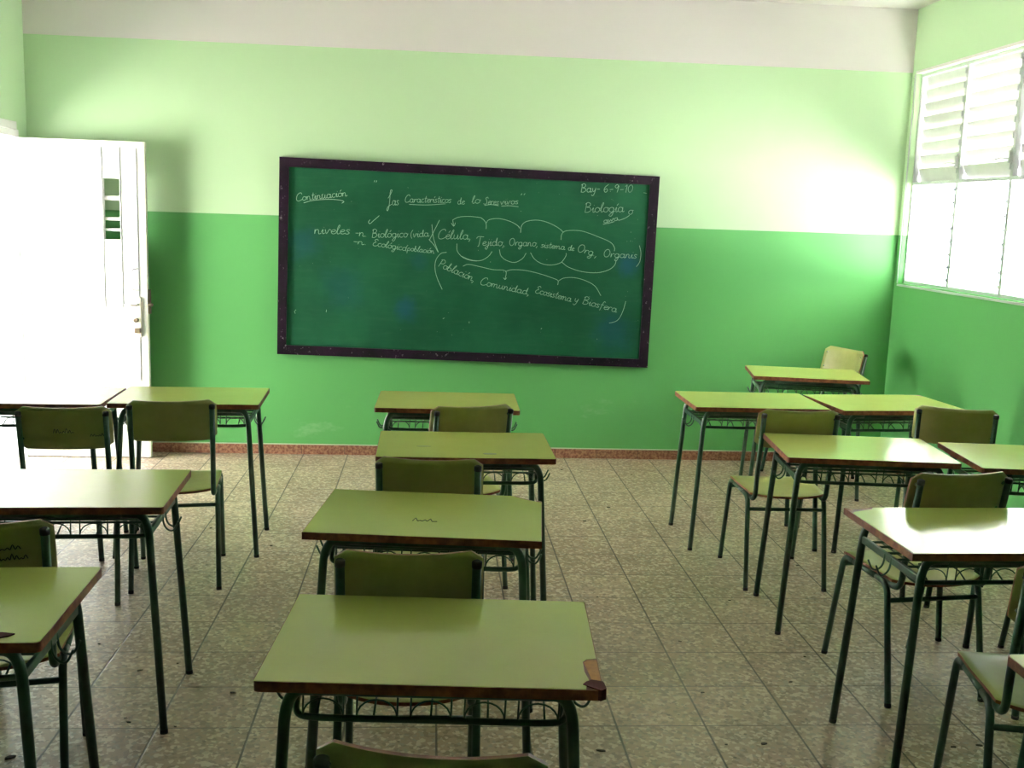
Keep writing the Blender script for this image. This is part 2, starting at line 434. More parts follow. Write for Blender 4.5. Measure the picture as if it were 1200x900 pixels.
# ------------------------------------------------------------------ door (hinged at the board-wall side, swung into the room)
dr = structure(bpy.data.objects.new('door_1', None)); C.objects.link(dr)
LY = 7.107; TH = 0.040; LX0, LX1, LT = XL + 0.003, -1.858, 2.075
sx0, sx1 = -2.126, -2.020                      # narrow louvred slot
gaps = [(1.449, 1.503), (1.520, 1.572), (1.591, 1.700), (1.727, 1.838)]
b = MB()
b.box(((LX0 + sx0) / 2, LY, LT / 2 + 0.004), (sx0 - LX0, TH, LT - 0.008), M_doorw)
b.box(((sx1 + LX1 - 0.012) / 2, LY, LT / 2 + 0.004), (LX1 - 0.012 - sx1, TH, LT - 0.008), M_doorw)
b.box((LX1 - 0.006, LY, LT / 2 + 0.004), (0.012, TH, LT - 0.008), M_dooredge)
zs = [0.008] + [z for g in gaps for z in g] + [LT]
for k in range(0, len(zs), 2):
    b.box(((sx0 + sx1) / 2, LY + (0 if k in (0, len(zs) - 2) else 0.004), (zs[k] + zs[k + 1]) / 2), (sx1 - sx0, TH if k in (0, len(zs) - 2) else 0.012, zs[k + 1] - zs[k]), M_doorw)
b.build('door_leaf', dr)
b = MB()
for x in (sx0 - 0.004, sx1 + 0.004, LX1 - 0.055):
    b.box((x, LY - TH / 2 - 0.002, 1.52 if x < -1.95 else 1.28), (0.004, 0.006, 1.03 if x < -1.95 else 1.5), M_alu)
b.build('slot_trim', dr)
hy = LY - TH / 2
MB().tube(bend_path([(-1.915, hy, 1.265), (-1.935, hy - 0.035, 1.262), (-1.945, hy - 0.04, 1.255), (-1.945, hy - 0.04, 1.135), (-1.935, hy - 0.035, 1.128), (-1.915, hy, 1.125)], 0.01), 0.0045, M_steel, 8).build('pull_handle', dr)
b = MB(); b.box((-1.915, hy - 0.008, 0.95), (0.035, 0.016, 0.26), M_dooredge, bev=0.004)
b.tube([(-1.915, hy - 0.015, 1.03), (-1.915, hy - 0.05, 1.03), (-1.92, hy - 0.055, 1.03), (-1.99, hy - 0.055, 1.035)], 0.008, M_steel, 8)
b.build('lock', dr)
b = MB()
b.tube([(-1.925, hy - 0.002, 0.93), (-1.925, hy - 0.05, 0.93)], 0.014, M_bronze, 12)
b.box((-1.92, hy - 0.03, 0.862), (0.04, 0.02, 0.035), M_bronze, bev=0.004)
b.build('padlock', dr)
b = MB(); b.tube([(LX1 - 0.004, hy + 0.01, 1.03), (LX1 + 0.03, hy + 0.01, 1.03)], 0.010, M_bronze, 10)
b.box((LX1 + 0.008, LY, 1.05), (0.014, 0.025, 0.16), M_bronze, bev=0.002); b.build('bolt', dr)
b = MB()
for z in (0.25, 1.05, 1.85):
    b.tube([(XL + 0.010, LY + TH / 2 + 0.004, z - 0.05), (XL + 0.010, LY + TH / 2 + 0.004, z + 0.05)], 0.009, M_steel, 8)
b.build('hinge', dr)
# door frame lining the opening
b = MB()
b.box((XL - WT / 2, DOOR_Y0 + 0.02, DOOR_H / 2), (WT + 0.02, 0.04, DOOR_H), M_doorw)
b.box((XL - WT / 2 - 0.004, DOOR_Y1 - 0.0, DOOR_H / 2), (WT, 0.03, DOOR_H), M_doorw)
b.box((XL - WT / 2, (DOOR_Y0 + DOOR_Y1) / 2, DOOR_H - 0.0), (WT + 0.02, DOOR_Y1 - DOOR_Y0 + 0.03, 0.045), M_doorw)
b.build('door_frame', dr)
structure(MB().box((XL + 0.011, (DOOR_Y0 + 7.05) / 2 - 0.02, DOOR_H + 0.045), (0.022, 7.05 - DOOR_Y0 + 0.06, 0.05), M_doorw, bev=0.003).build('trim_1'))

# ------------------------------------------------------------------ windows
def blade(b, y0, y1, z, tilt, wdt=0.100, th=0.004):
    R = Matrix.Rotation(tilt, 4, 'Y')
    b.box((XR + 0.075, (y0 + y1) / 2, z), (wdt, y1 - y0, th), M_blade, R)
for k in range(WIN_N):
    y1 = WIN_Y1 - WIN_W * k; y0 = y1 - WIN_W
    wn = structure(bpy.data.objects.new('window_%d' % (k + 1), None)); C.objects.link(wn)
    b = MB(); fw = 0.014; xc = XR + 0.06
    for (yy) in (y0 + fw / 2, y1 - fw / 2):
        b.box((xc, yy, (WIN_Z0 + WIN_Z1) / 2), (0.05, fw, WIN_Z1 - WIN_Z0), M_alu)
    for zz in (WIN_Z0 + 0.01, WIN_Z1 - 0.01): b.box((xc, (y0 + y1) / 2, zz), (0.05, WIN_W - 2 * fw, 0.02), M_alu)
    b.box((xc, (y0 + y1) / 2, WIN_ZM), (0.05, WIN_W - 2 * fw, 0.022), M_alu)
    b.build('window_frame', wn)
    uy0, uy1 = y0 + fw + 0.004, y1 - fw - 0.004
    b = MB(); n = 8; pz = (WIN_Z1 - 0.02 - WIN_ZM - 0.011) / n
    tilt = UP_TILT[k]
    for q in range(n): blade(b, uy0, uy1, WIN_ZM + 0.011 + pz * (q + .5), tilt)
    for q in range(n):
        z = WIN_ZM + 0.011 + pz * (q + .5)
        for yy in (uy0 + 0.003, uy1 - 0.003): b.box((XR + 0.036, yy, z + 0.012), (0.010, 0.006, 0.034), M_alu)
    b.build('upper_louvres', wn)
    b = MB(); pz = (WIN_ZM - 0.011 - WIN_Z0 - 0.02) / n
    for q in range(n): blade(b, uy0, uy1, WIN_Z0 + 0.02 + pz * (q + .5), LO_TILT[k])
    for q in range(n):
        z = WIN_Z0 + 0.02 + pz * (q + .5)
        for yy in (uy0 + 0.003, uy1 - 0.003): b.box((XR + 0.036, yy, z), (0.010, 0.006, 0.022), M_alu)
    b.build('lower_louvres', wn)
    b = MB()
    b.box((XR + 0.030, y0 + 0.014, WIN_ZM + 0.12), (0.03, 0.018, 0.07), M_alu, bev=0.003)
    b.tube([(XR + 0.020, y0 + 0.014, WIN_ZM + 0.11), (XR - 0.015, y0 + 0.05, WIN_ZM + 0.115), (XR - 0.02, y0 + 0.14, WIN_ZM + 0.10)], 0.004, M_alu, 8)
    b.build('crank_handle', wn)
# plaster reveal strip along the head and the sill of the window band
structure(MB().box((XR - 0.004, (WIN_Y0 + WIN_Y1) / 2, WIN_Z1 + 0.010), (0.008, WIN_Y1 - WIN_Y0, 0.018), M_white).build('trim_2'))
structure(MB().box((XR - 0.006, (WIN_Y0 + WIN_Y1) / 2, WIN_Z0 - 0.012), (0.012, WIN_Y1 - WIN_Y0, 0.014), M_alu).build('trim_3'))
structure(MB().box((XR - 0.004, WIN_Y1 + 0.012, (WIN_Z0 + WIN_Z1) / 2), (0.006, 0.010, WIN_Z1 - WIN_Z0), M_alu).build('trim_4'))

# ------------------------------------------------------------------ chalkboard
cb = thing('chalkboard', 'green chalkboard in a chipped black frame, covered in handwritten chalk notes, on the end wall', 'chalkboard', (0, YF, 0))
quad_o = [(-1.045, 0.703), (1.512, 0.664), (1.528, 1.980), (-1.026, 2.020)]
quad_i = [(-0.986, 0.765), (1.450, 0.722), (1.464, 1.922), (-0.964, 1.957)]
b = MB()
b.plate([(-1.0, 0.75), (1.465, 0.71), (1.48, 1.935), (-0.975, 1.972)], 0.008, 0.026, M_board, bend=lambda x, y, z: (x, -z, y))
b.build('writing_surface', cb)
b = MB()
names4 = ('bottom', 'right', 'top', 'left')
for k in range(4):
    o0, o1, i1, i0 = quad_o[k], quad_o[(k + 1) % 4], quad_i[(k + 1) % 4], quad_i[k]
    b.plate([o0, o1, i1, i0], 0.0, 0.042, M_bframe, bend=lambda x, y, z: (x, -z, y))
b.build('board_frame', cb)

# single-stroke handwriting: x-height 1, ascender 2, descender -0.9
def O(cx_, cy_, rx, ry, a0=60, a1=420, n=9):
    return [(cx_ + rx * math.cos(math.radians(a0 + (a1 - a0) * k / n)), cy_ + ry * math.sin(math.radians(a0 + (a1 - a0) * k / n))) for k in range(n + 1)]
G = {
 'a': (1.05, [O(.42, .5, .36, .5, 50, 410) + [(.78, .9), (.78, .2), (.9, .0), (1.1, .2)]]),
 'b': (.95, [[(.0, .2), (.25, 1.5), (.2, 2.0), (.1, 1.4), (.1, .1)] + O(.42, .45, .34, .45, 200, 540)]),
 'c': (.8, [O(.45, .5, .38, .5, 50, 320)]),
 'd': (1.05, [O(.42, .5, .36, .5, 50, 410) + [(.8, 1.9), (.78, .6), (.85, .05), (1.1, .2)]]),
 'e': (.8, [[(.08, .45), (.5, .55), (.7, .8), (.45, 1.0), (.12, .7), (.15, .2), (.45, .0), (.85, .25)]]),
 'f': (.75, [[(.7, 1.8), (.5, 2.0), (.35, 1.6), (.3, .6), (.25, -.6)], [(.05, 1.0), (.65, 1.05)]]),
 'g': (1.0, [O(.42, .5, .36, .5, 50, 410) + [(.78, .8), (.75, -.3), (.5, -.9), (.15, -.7), (.5, -.2), (1.0, .2)]]),
 'i': (.45, [[(.0, .4), (.2, 1.0), (.18, .2), (.3, .0), (.5, .2)], [(.25, 1.45), (.3, 1.5)]]),
 'í': (.45, [[(.0, .4), (.2, 1.0), (.18, .2), (.3, .0), (.5, .2)], [(.2, 1.35), (.42, 1.75)]]),
 'j': (.5, [[(.3, 1.0), (.3, -.4), (.05, -.9), (-.15, -.5), (.5, .2)], [(.3, 1.45), (.35, 1.5)]]),
 'l': (.5, [[(.0, .3), (.4, 1.7), (.3, 2.0), (.12, 1.3), (.15, .2), (.32, .0), (.55, .25)]]),
 'm': (1.4, [[(.05, 1.0), (.1, .0), (.12, .7), (.35, 1.0), (.5, .7), (.52, .0), (.56, .7), (.85, 1.0), (1.0, .7), (1.02, .15), (1.2, .0), (1.4, .2)]]),
 'n': (1.0, [[(.05, 1.0), (.1, .0), (.14, .7), (.4, 1.0), (.6, .7), (.62, .15), (.8, .0), (1.0, .2)]]),
 'o': (.9, [O(.42, .5, .36, .5, 70, 430) + [(.7, .85), (.95, .8)]]),
 'ó': (.9, [O(.42, .5, .36, .5, 70, 430) + [(.7, .85), (.95, .8)], [(.4, 1.35), (.65, 1.75)]]),
 'p': (.95, [[(.1, 1.0), (.1, -.9)], [(.1, .7)] + O(.42, .5, .34, .48, 140, -140)]),
 'r': (.7, [[(.05, 1.0), (.1, .0), (.15, .6), (.4, 1.0), (.7, .85)]]),
 's': (.7, [[(.62, .85), (.35, 1.0), (.12, .75), (.45, .45), (.55, .15), (.25, .0), (.0, .12)]]),
 't': (.6, [[(.3, 1.8), (.22, .3), (.35, .0), (.6, .2)], [(.0, 1.15), (.6, 1.2)]]),
 'u': (1.0, [[(.08, 1.0), (.08, .3), (.3, .0), (.6, .3), (.68, 1.0), (.68, .2), (.8, .0), (1.0, .2)]]),
 'v': (.85, [[(.05, 1.0), (.3, .0), (.6, .95), (.85, .85)]]),
 'w': (1.2, [[(.05, 1.0), (.2, .05), (.5, .8), (.7, .05), (1.0, .95), (1.2, .85)]]),
 'y': (.9, [[(.08, 1.0), (.12, .4), (.35, .1), (.6, .5), (.68, 1.0), (.55, -.4), (.25, -.9), (.0, -.6)]]),
 'á': (1.05, [O(.42, .5, .36, .5, 50, 410) + [(.78, .9), (.78, .2), (.9, .0), (1.1, .2)], [(.4, 1.35), (.65, 1.75)]]),
 'é': (.8, [[(.08, .45), (.5, .55), (.7, .8), (.45, 1.0), (.12, .7), (.15, .2), (.45, .0), (.85, .25)], [(.4, 1.35), (.65, 1.8)]]),
 'C': (1.3, [[(1.2, 1.7), (1.0, 2.1), (.6, 2.0), (.25, 1.4), (.15, .6), (.35, .05), (.8, .0), (1.3, .35)]]),
 'L': (1.3, [[(.1, 1.5), (.4, 2.0), (.8, 2.7), (.9, 3.2), (.6, 3.3), (.5, 2.6), (.6, 1.0), (.55, -.6), (.3, -1.2), (.1, -.9), (.4, -.3), (1.2, .2)]]),
 'S': (1.1, [[(1.0, 1.7), (.7, 2.1), (.35, 1.7), (.7, 1.1), (.8, .4), (.4, .0), (.0, .25)]]),
 'B': (1.2, [[(.2, 2.0), (.15, .0)], [(.0, 1.7), (.4, 2.1), (.85, 1.8), (.7, 1.25), (.25, 1.1), (.85, .95), (1.0, .4), (.6, .0), (.1, .05)]]),
 'E': (1.1, [[(.95, 1.8), (.6, 2.1), (.25, 1.7), (.6, 1.15), (.2, .8), (.15, .2), (.6, .0), (1.1, .3)]]),
 'T': (1.1, [[(.6, 2.0), (.5, .0), (.3, -.2)], [(-.1, 1.7), (.2, 2.1), (1.2, 2.1)]]),
 'O': (1.4, [O(.65, 1.0, .52, 1.0, 100, 470, 12)]),
 'P': (1.0, [[(.2, 2.0), (.15, .0)], [(.0, 1.8), (.5, 2.1), (.9, 1.7), (.7, 1.1), (.2, 1.0)]]),
 '6': (.9, [[(.7, 2.0), (.3, 1.4), (.15, .6), (.4, .0), (.7, .4), (.5, .9), (.2, .6)]]),
 '9': (.9, [[(.7, 1.6), (.4, 2.0), (.15, 1.5), (.45, 1.1), (.7, 1.7), (.6, .0)]]),
 '1': (.5, [[(.1, 1.5), (.35, 2.0), (.3, .0)]]),
 '0': (.95, [O(.42, 1.0, .33, .95, 80, 450, 10)]),
 '-': (.7, [[(.1, .7), (.6, .75)]]),
 '.': (.35, [[(.12, .0), (.18, .08)]]),
 ',': (.4, [[(.2, .1), (.18, -.2), (.05, -.5)]]),
 '(': (.6, [[(.5, 2.0), (.2, 1.3), (.2, .4), (.45, -.3)]]),
 ')': (.6, [[(.1, 2.0), (.4, 1.3), (.4, .4), (.1, -.3)]]),
 '“': (.8, [[(.2, 1.9), (.1, 1.4)], [(.55, 1.9), (.45, 1.4)]]),
 '”': (.8, [[(.2, 1.9), (.1, 1.4)], [(.55, 1.9), (.45, 1.4)]]),
 ' ': (.6, []),
}
WORDS = [('Continuación', -0.921, 1.733, -0.581, 1.779, 0.0247), ('“', -0.412, 1.843, -0.38, 1.844, 0.0235), ('Las', -0.316, 1.726, -0.237, 1.731, 0.0306), ('Característicos', -0.2, 1.75, 0.115, 1.757, 0.0235), ('de', 0.156, 1.749, 0.205, 1.75, 0.0235), ('lo', 0.253, 1.757, 0.312, 1.761, 0.0259), ('Seres', 0.333, 1.754, 0.436, 1.753, 0.0235), ('vivos', 0.446, 1.756, 0.57, 1.765, 0.0212), ('”', 0.576, 1.79, 0.621, 1.792, 0.0235), ('Bay-', 0.989, 1.857, 1.123, 1.862, 0.0271), ('6-9-10', 1.142, 1.862, 1.353, 1.867, 0.0259), ('-', 1.414, 1.854, 1.443, 1.847, 0.0235), ('Biología', 1.021, 1.722, 1.295, 1.735, 0.0318), ('awa', 1.159, 1.654, 1.262, 1.679, 0.0176), ('o', 1.326, 1.716, 1.361, 1.724, 0.0282), ('niveles', -0.8, 1.522, -0.56, 1.527, 0.0294), ('-n.', -0.531, 1.517, -0.446, 1.512, 0.0259), ('Biológico', -0.417, 1.508, -0.173, 1.518, 0.0271), ('(vida', -0.158, 1.516, -0.03, 1.528, 0.0247), ('-n.', -0.543, 1.464, -0.449, 1.457, 0.02), ('Ecológico', -0.411, 1.455, -0.184, 1.426, 0.0224), ('(población', -0.191, 1.429, 0.008, 1.414, 0.0188), ('Célula,', 0.025, 1.514, 0.256, 1.516, 0.0306), ('Tejido,', 0.289, 1.476, 0.485, 1.48, 0.0282), ('Organo,', 0.511, 1.483, 0.713, 1.484, 0.0247), ('sistema', 0.732, 1.477, 0.899, 1.466, 0.0212), ('de', 0.919, 1.464, 0.962, 1.46, 0.02), ('Org.,', 0.978, 1.458, 1.123, 1.424, 0.0271), ('Organis', 1.163, 1.425, 1.4, 1.422, 0.0259), ('Población,', 0.033, 1.328, 0.283, 1.229, 0.0271), ('Comunidad,', 0.32, 1.214, 0.665, 1.149, 0.0247), ('Ecosistema', 0.701, 1.166, 0.955, 1.11, 0.0247), ('y', 0.976, 1.113, 1.008, 1.106, 0.0247), ('Biosfera', 1.032, 1.101, 1.276, 1.045, 0.0259)]
STROKES = [[(-0.869, 1.724), (-0.806, 1.742), (-0.706, 1.753), (-0.631, 1.75), (-0.603, 1.741), (-0.616, 1.731)], [(-0.167, 1.737), (-0.05, 1.737), (0.077, 1.749)], [(0.34, 1.747), (0.384, 1.754), (0.436, 1.748)], [(0.455, 1.746), (0.513, 1.75), (0.571, 1.745)], [(1.262, 1.675), (1.307, 1.693), (1.335, 1.713)], [(1.155, 1.646), (1.204, 1.658), (1.233, 1.667)], [(-0.366, 1.656), (-0.403, 1.622), (-0.428, 1.6), (-0.438, 1.612), (-0.428, 1.626)], [(0.039, 1.64), (0.005, 1.569), (-0.026, 1.505)], [(-0.012, 1.609), (-0.005, 1.544), (0.012, 1.481), (0.036, 1.423)], [(-0.03, 1.507), (0.007, 1.468), (0.033, 1.424)], [(0.128, 1.643), (0.169, 1.663), (0.233, 1.67), (0.297, 1.667)], [(0.128, 1.643), (0.134, 1.605)], [(0.119, 1.621), (0.136, 1.601), (0.147, 1.625)], [(0.29, 1.667), (0.323, 1.661), (0.353, 1.629), (0.356, 1.59)], [(0.356, 1.629), (0.374, 1.652), (0.438, 1.662), (0.516, 1.646), (0.569, 1.619), (0.585, 1.6)], [(0.591, 1.572), (0.597, 1.62), (0.632, 1.65), (0.709, 1.66), (0.788, 1.642), (0.854, 1.609), (0.881, 1.586)], [(0.87, 1.532), (0.874, 1.571), (0.907, 1.595), (1.011, 1.596), (1.13, 1.559), (1.21, 1.527), (1.241, 1.492), (1.242, 1.466)], [(0.16, 1.485), (0.164, 1.434), (0.201, 1.394), (0.253, 1.375), (0.298, 1.371)], [(0.188, 1.403), (0.253, 1.378), (0.324, 1.375), (0.375, 1.404), (0.401, 1.439)], [(0.45, 1.453), (0.462, 1.411), (0.499, 1.382), (0.557, 1.369), (0.609, 1.396), (0.634, 1.435)], [(0.663, 1.439), (0.693, 1.396), (0.746, 1.366), (0.812, 1.359), (0.876, 1.378), (0.908, 1.424), (0.909, 1.443)], [(0.881, 1.381), (0.93, 1.347), (1.023, 1.32), (1.128, 1.315), (1.206, 1.336), (1.247, 1.369), (1.258, 1.405)], [(0.205, 1.333), (0.241, 1.347), (0.319, 1.334), (0.41, 1.316), (0.496, 1.31), (0.495, 1.253)], [(0.496, 1.305), (0.54, 1.319), (0.631, 1.317), (0.736, 1.296), (0.828, 1.268), (0.86, 1.253), (0.859, 1.224)], [(0.863, 1.251), (0.9, 1.272), (0.972, 1.277), (1.052, 1.258), (1.119, 1.222), (1.162, 1.158)], [(0.091, 1.424), (0.053, 1.415), (0.021, 1.372), (0.015, 1.315), (0.03, 1.251), (0.067, 1.172)], [(1.414, 1.51), (1.427, 1.459), (1.422, 1.4), (1.4, 1.364)], [(1.338, 1.124), (1.324, 1.064), (1.301, 1.009), (1.273, 0.982), (1.229, 0.969)], [(0.483, 1.263), (0.495, 1.251), (0.506, 1.264)], [(1.272, 1.065), (1.275, 1.06)]]
SPECKS = [(-0.75, 1.778), (-0.919, 1.275), (-0.925, 0.981), (1.513, 1.292), (-0.717, 0.996), (-0.699, 0.985), (0.258, 0.945), (0.845, 1.001), (-0.928, 0.997), (-0.957, 0.821), (0.076, 0.97), (0.438, 1.014), (0.754, 0.916), (0.551, 0.958), (1.149, 0.854), (0.822, 0.846)]

def write_strokes(b, text, x0, z0, x1, z1, h, put, r, m, slant=0.16):
    W = sum(G[c][0] for c in text); L = math.hypot(x1 - x0, z1 - z0); s = L / W
    dx, dz = (x1 - x0) / L, (z1 - z0) / L; cur = 0.0
    for c in text:
        for st in G[c][1]:
            pts = []
            for (u, v) in st:
                uu = (cur + u) * s + v * h * slant; vv = v * h
                pts.append((x0 + dx * uu - dz * vv + random.uniform(-.0006, .0006), z0 + dz * uu + dx * vv + random.uniform(-.0006, .0006), 0))
            b.tube([put(p.x, p.y) for p in smooth_line(pts, 3)], r, m, 5)
        cur += G[c][0]
on_board = lambda x, z: (x, -0.0265, z)
for (t, x0, z0, x1, z1, h) in WORDS:
    b = MB(); write_strokes(b, t, x0, z0, x1, z1, h, on_board, 0.0015, M_chalk); b.build('chalk_word', cb)
for L in STROKES:
    b = MB(); b.tube([on_board(p.x, p.y) for p in smooth_line([(x, z, 0) for x, z in L], 4)], 0.0017, M_chalk, 5); b.build('chalk_line', cb)
for (x, z) in SPECKS[::2]:
    b = MB(); b.tube([on_board(x, z), on_board(x + random.uniform(-.01, .01), z + random.uniform(.004, .018))], 0.0014, M_chalk, 5); b.build('chalk_speck', cb)

# ------------------------------------------------------------------ chair
TR = 0.0115
def ruled_round(w, h, r, n=5):
    """rounded rectangle outline centred on 0"""
    o = []
    for (sx, sy, a) in ((1, 1, 0), (-1, 1, 90), (-1, -1, 180), (1, -1, 270)):
        for k in range(n + 1):
            t = math.radians(a + 90 * k / n); o.append((sx * (w / 2 - r) + r * math.cos(t), sy * (h / 2 - r) + r * math.sin(t)))
    return o
def backrest_mb():
    rows = []
    NR, NC = 9, 17; W, H, r = 0.372, 0.185, 0.032
    for i in range(NR):
        v = -1 + 2 * i / (NR - 1); zz = v * H / 2
        # half width shrinks in the rounded corners
        e = max(0.0, abs(zz) - (H / 2 - r)); hw = W / 2 - (r - math.sqrt(max(0.0, r * r - e * e)))
        row = []
        for j in range(NC):
            u = -1 + 2 * j / (NC - 1); x = u * hw
            edge = 0.012 * (u * u - 1) * 0.35 if i == NR - 1 else 0
            y = -0.205 - (zz + H / 2) * 0.24 - 0.032 * (1 - (x / (W / 2)) ** 2) - 0.0
            row.append((x, y, 0.772 + zz + edge))
        rows.append(row)
    b = MB(); b.sheet(rows, (0, -0.010, 0), M_seat, M_wood); return b
def seat_z(x, y):
    z = 0.457 - 0.012 * (1 - (x / 0.19) ** 2) * max(0, 1 - ((y + 0.04) / 0.2) ** 2)
    if y > 0.10: z -= (y - 0.10) ** 2 * 2.2
    if y < -0.12: z -= (-0.12 - y) * 0.05
    return z
def seat_mb():
    rows = []; NR, NC = 15, 15
    for i in range(NR):
        t = i / (NR - 1); row = []
        for j in range(NC):
            u = -1 + 2 * j / (NC - 1)
            yb = -0.240 + 0.065 * abs(u) ** 2.2                      # curved rear edge
            yf = 0.168 - 0.012 * abs(u) ** 4
            y = yb + (yf - yb) * t
            hw = 0.172 + 0.016 * min(1, (y + 0.235) / 0.25)
            rr = 0.03
            e = max(0.0, y - (0.168 - rr)); hw -= rr - math.sqrt(max(0, rr * rr - min(e, rr) ** 2)) if e > 0 else 0
            x = u * hw
            row.append((x, y, seat_z(x, y)))
        rows.append(row)
    b = MB(); b.sheet(rows, (0, 0, -0.010), M_seat, M_wood); return b
def make_chair():
    t = thing('school_chair', '', 'chair', (0, 0, 0), 0, 'green tube-frame school chairs')
    for s in (-1, 1):
        for (yf, yt, d) in ((-0.240, -0.158, 1), (0.236, 0.150, -1)):
            ztop = 0.430 if d == 1 else 0.436
            path = bend_path([(s * 0.186, yf, 0.0), (s * 0.181, yt, ztop), (s * 0.180, yt + d * 0.075, ztop + (0.003 if d == 1 else -0.002))], 0.045)
            leg = MB().tube(path, TR, M_tube, 12).build('leg', t)
            v = (Vector((s * 0.181, yt, ztop)) - Vector((s * 0.186, yf, 0))).normalized()
            p0 = Vector((s * 0.186, yf, 0)); 
            MB().tube([p0 + Vector((0, 0, -0.001)), p0 + v * 0.014], 0.0119, M_rub, 12).build('rubber_foot', leg)
        MB().tube([(s * 0.180, -0.085, 0.433), (s * 0.180, 0.077, 0.434)], TR, M_tube, 12).build('seat_rail', t)
        up = bend_path([(s * 0.168, -0.284, 0.838), (s * 0.167, -0.233, 0.56), (s * 0.166, -0.220, 0.425), (s * 0.168, -0.10, 0.432)], [0.08, 0.055])
        u = MB().tube(up, TR, M_tube, 12).build('back_upright', t)
        MB().tube([(s * 0.168, -0.2830, 0.828), (s * 0.168, -0.2845, 0.843), (s * 0.168, -0.285, 0.846)], [0.0130, 0.0130, 0.008], M_rub, 12).build('end_cap', u)
    MB().tube([(-0.178, -0.170, 0.372), (0.178, -0.170, 0.372)], 0.009, M_tube, 10).build('crossbar', t)
    MB().tube([(-0.178, 0.156, 0.400), (0.178, 0.156, 0.400)], 0.009, M_tube, 10).build('crossbar', t)
    seat_mb().build('seat', t)
    br = backrest_mb().build('backrest', t)
    for s in (-1, 1):
        for z in (0.725, 0.822):
            y = -0.205 - (z - 0.772 + 0.0925) * 0.24 - 0.032 * (1 - (0.166 / 0.186) ** 2)
            MB().tube([(s * 0.166, y - 0.012, z), (s * 0.166, y + 0.002, z), (s * 0.166, y + 0.004, z)], [0.007, 0.007, 0.004], M_bolt, 10).build('bolt', br)
    return t
chair0 = make_chair()
def place_chair(x, y, rz, label, ink=None):
    o = copy_tree(chair0)
    o.location = (x, y, 0); o.rotation_euler = (0, 0, rz); o['label'] = label
    if ink:
        br = [c for c in o.children if c.name.startswith('backrest')][0]
        for (u0, z0, L, h, n) in ink:
            b = MB(); pts = []
            for k in range(n * 2 + 1):
                xx = u0 + L * k / (n * 2); zz = z0 + (h if k % 2 else 0) * (0.6 + 0.4 * math.sin(k * 2.3))
                yy = -0.205 - (zz - 0.772 + 0.0925) * 0.24 - 0.032 * (1 - (xx / 0.186) ** 2) - 0.0108
                pts.append((xx, yy, zz))
            b.tube(smooth_line(pts, 3), 0.0016, M_ink, 4)
            b.build('ink_scribble', br)
    return o
for (x, y, rz, label, ink) in CHAIRS: place_chair(x, y, rz, label, ink)
def purge(o):
    for ch in list(o.children): purge(ch)
    bpy.data.objects.remove(o)
purge(chair0)

# ------------------------------------------------------------------ desk
DW, DD, DZ, DT = 0.70, 0.49, 0.76, 0.023
def desk_frame(t):
    for s in (-1, 1):
        for (yf, yt) in ((-0.222, -0.198), (0.228, 0.198)):
            path = bend_path([(s * 0.333, yf, 0.0), (s * 0.292, yt, 0.724), (s * 0.215, yt, 0.724)], 0.075, 8)
            leg = MB().tube(path, 0.0125, M_tube, 14).build('leg', t)
            p0 = Vector((s * 0.333, yf, 0)); v = (Vector((s * 0.292, yt, 0.724)) - p0).normalized()
            MB().tube([p0 + Vector((0, 0, -0.001)), p0 + v * 0.014], 0.0129, M_rub, 12).build('rubber_foot', leg)
        MB().box((s * 0.296, 0, 0.664), (0.012, 0.392, 0.024), M_tube, bev=0.003).build('side_rail', t)
        # coat-hook style bag hook under the rail
        b = MB()
        for q in (-0.022, 0.022):
            b.tube(bend_path([(s * 0.300, q, 0.672), (s * 0.306, q, 0.628), (s * 0.335, q * 1.2, 0.612), (s * 0.352, q * 1.3, 0.650)], [0.02, 0.02]), 0.0032, M_tube, 7)
        b.tube([(s * 0.300, -0.022, 0.655), (s * 0.300, 0.022, 0.655)], 0.003, M_tube, 6)
        b.build('bag_hook', t)
    for y in (-0.198, 0.198):
        MB().tube([(-0.216, y, 0.724), (0.216, y, 0.724)], 0.0125, M_tube, 12).build('top_rail', t)
    # wire book rack: round front tube, upper rod, arches between, floor rods
    b = MB(); yr = -0.145
    b.tube(bend_path([(-0.292, yr + 0.09, 0.664), (-0.286, yr + 0.005, 0.640), (-0.25, yr, 0.636), (0.25, yr, 0.636), (0.286, yr + 0.005, 0.640), (0.292, yr + 0.09, 0.664)], 0.03), 0.0075, M_tube, 10)
    b.tube([(-0.275, yr, 0.693), (0.275, yr, 0.693)], 0.005, M_tube, 8)
    n = 5; pw = 0.085; gp = 0.028; tot = n * pw + (n - 1) * gp; x = -tot / 2
    for k in range(n):
        for xx in (x, x + pw): b.tube([(xx, yr, 0.640), (xx + 0.002, yr - 0.003, 0.715)], 0.0022, M_tube, 6)
        b.tube(arc((x + pw / 2, 0.641), pw / 2, PI, 0, 10, lambda u, v: (u, yr, 0.641 + (v - 0.641) * 0.9)), 0.0022, M_tube, 6)
        x += pw + gp
    for yy in (-0.075, -0.01, 0.055, 0.12, 0.17):
        b.tube([(-0.288, yy, 0.662), (0.288, yy, 0.662)], 0.0042, M_tube, 6)
    for k in range(5):
        xx = -0.24 + 0.12 * k; b.tube([(xx, yr + 0.004, 0.640), (xx, -0.10, 0.657), (xx, 0.17, 0.657)], 0.0026, M_tube, 6)
    b.build('book_rack', t)
def rounded_rect(w, d, r, n=4):
    return ruled_round(w, d, r, n)
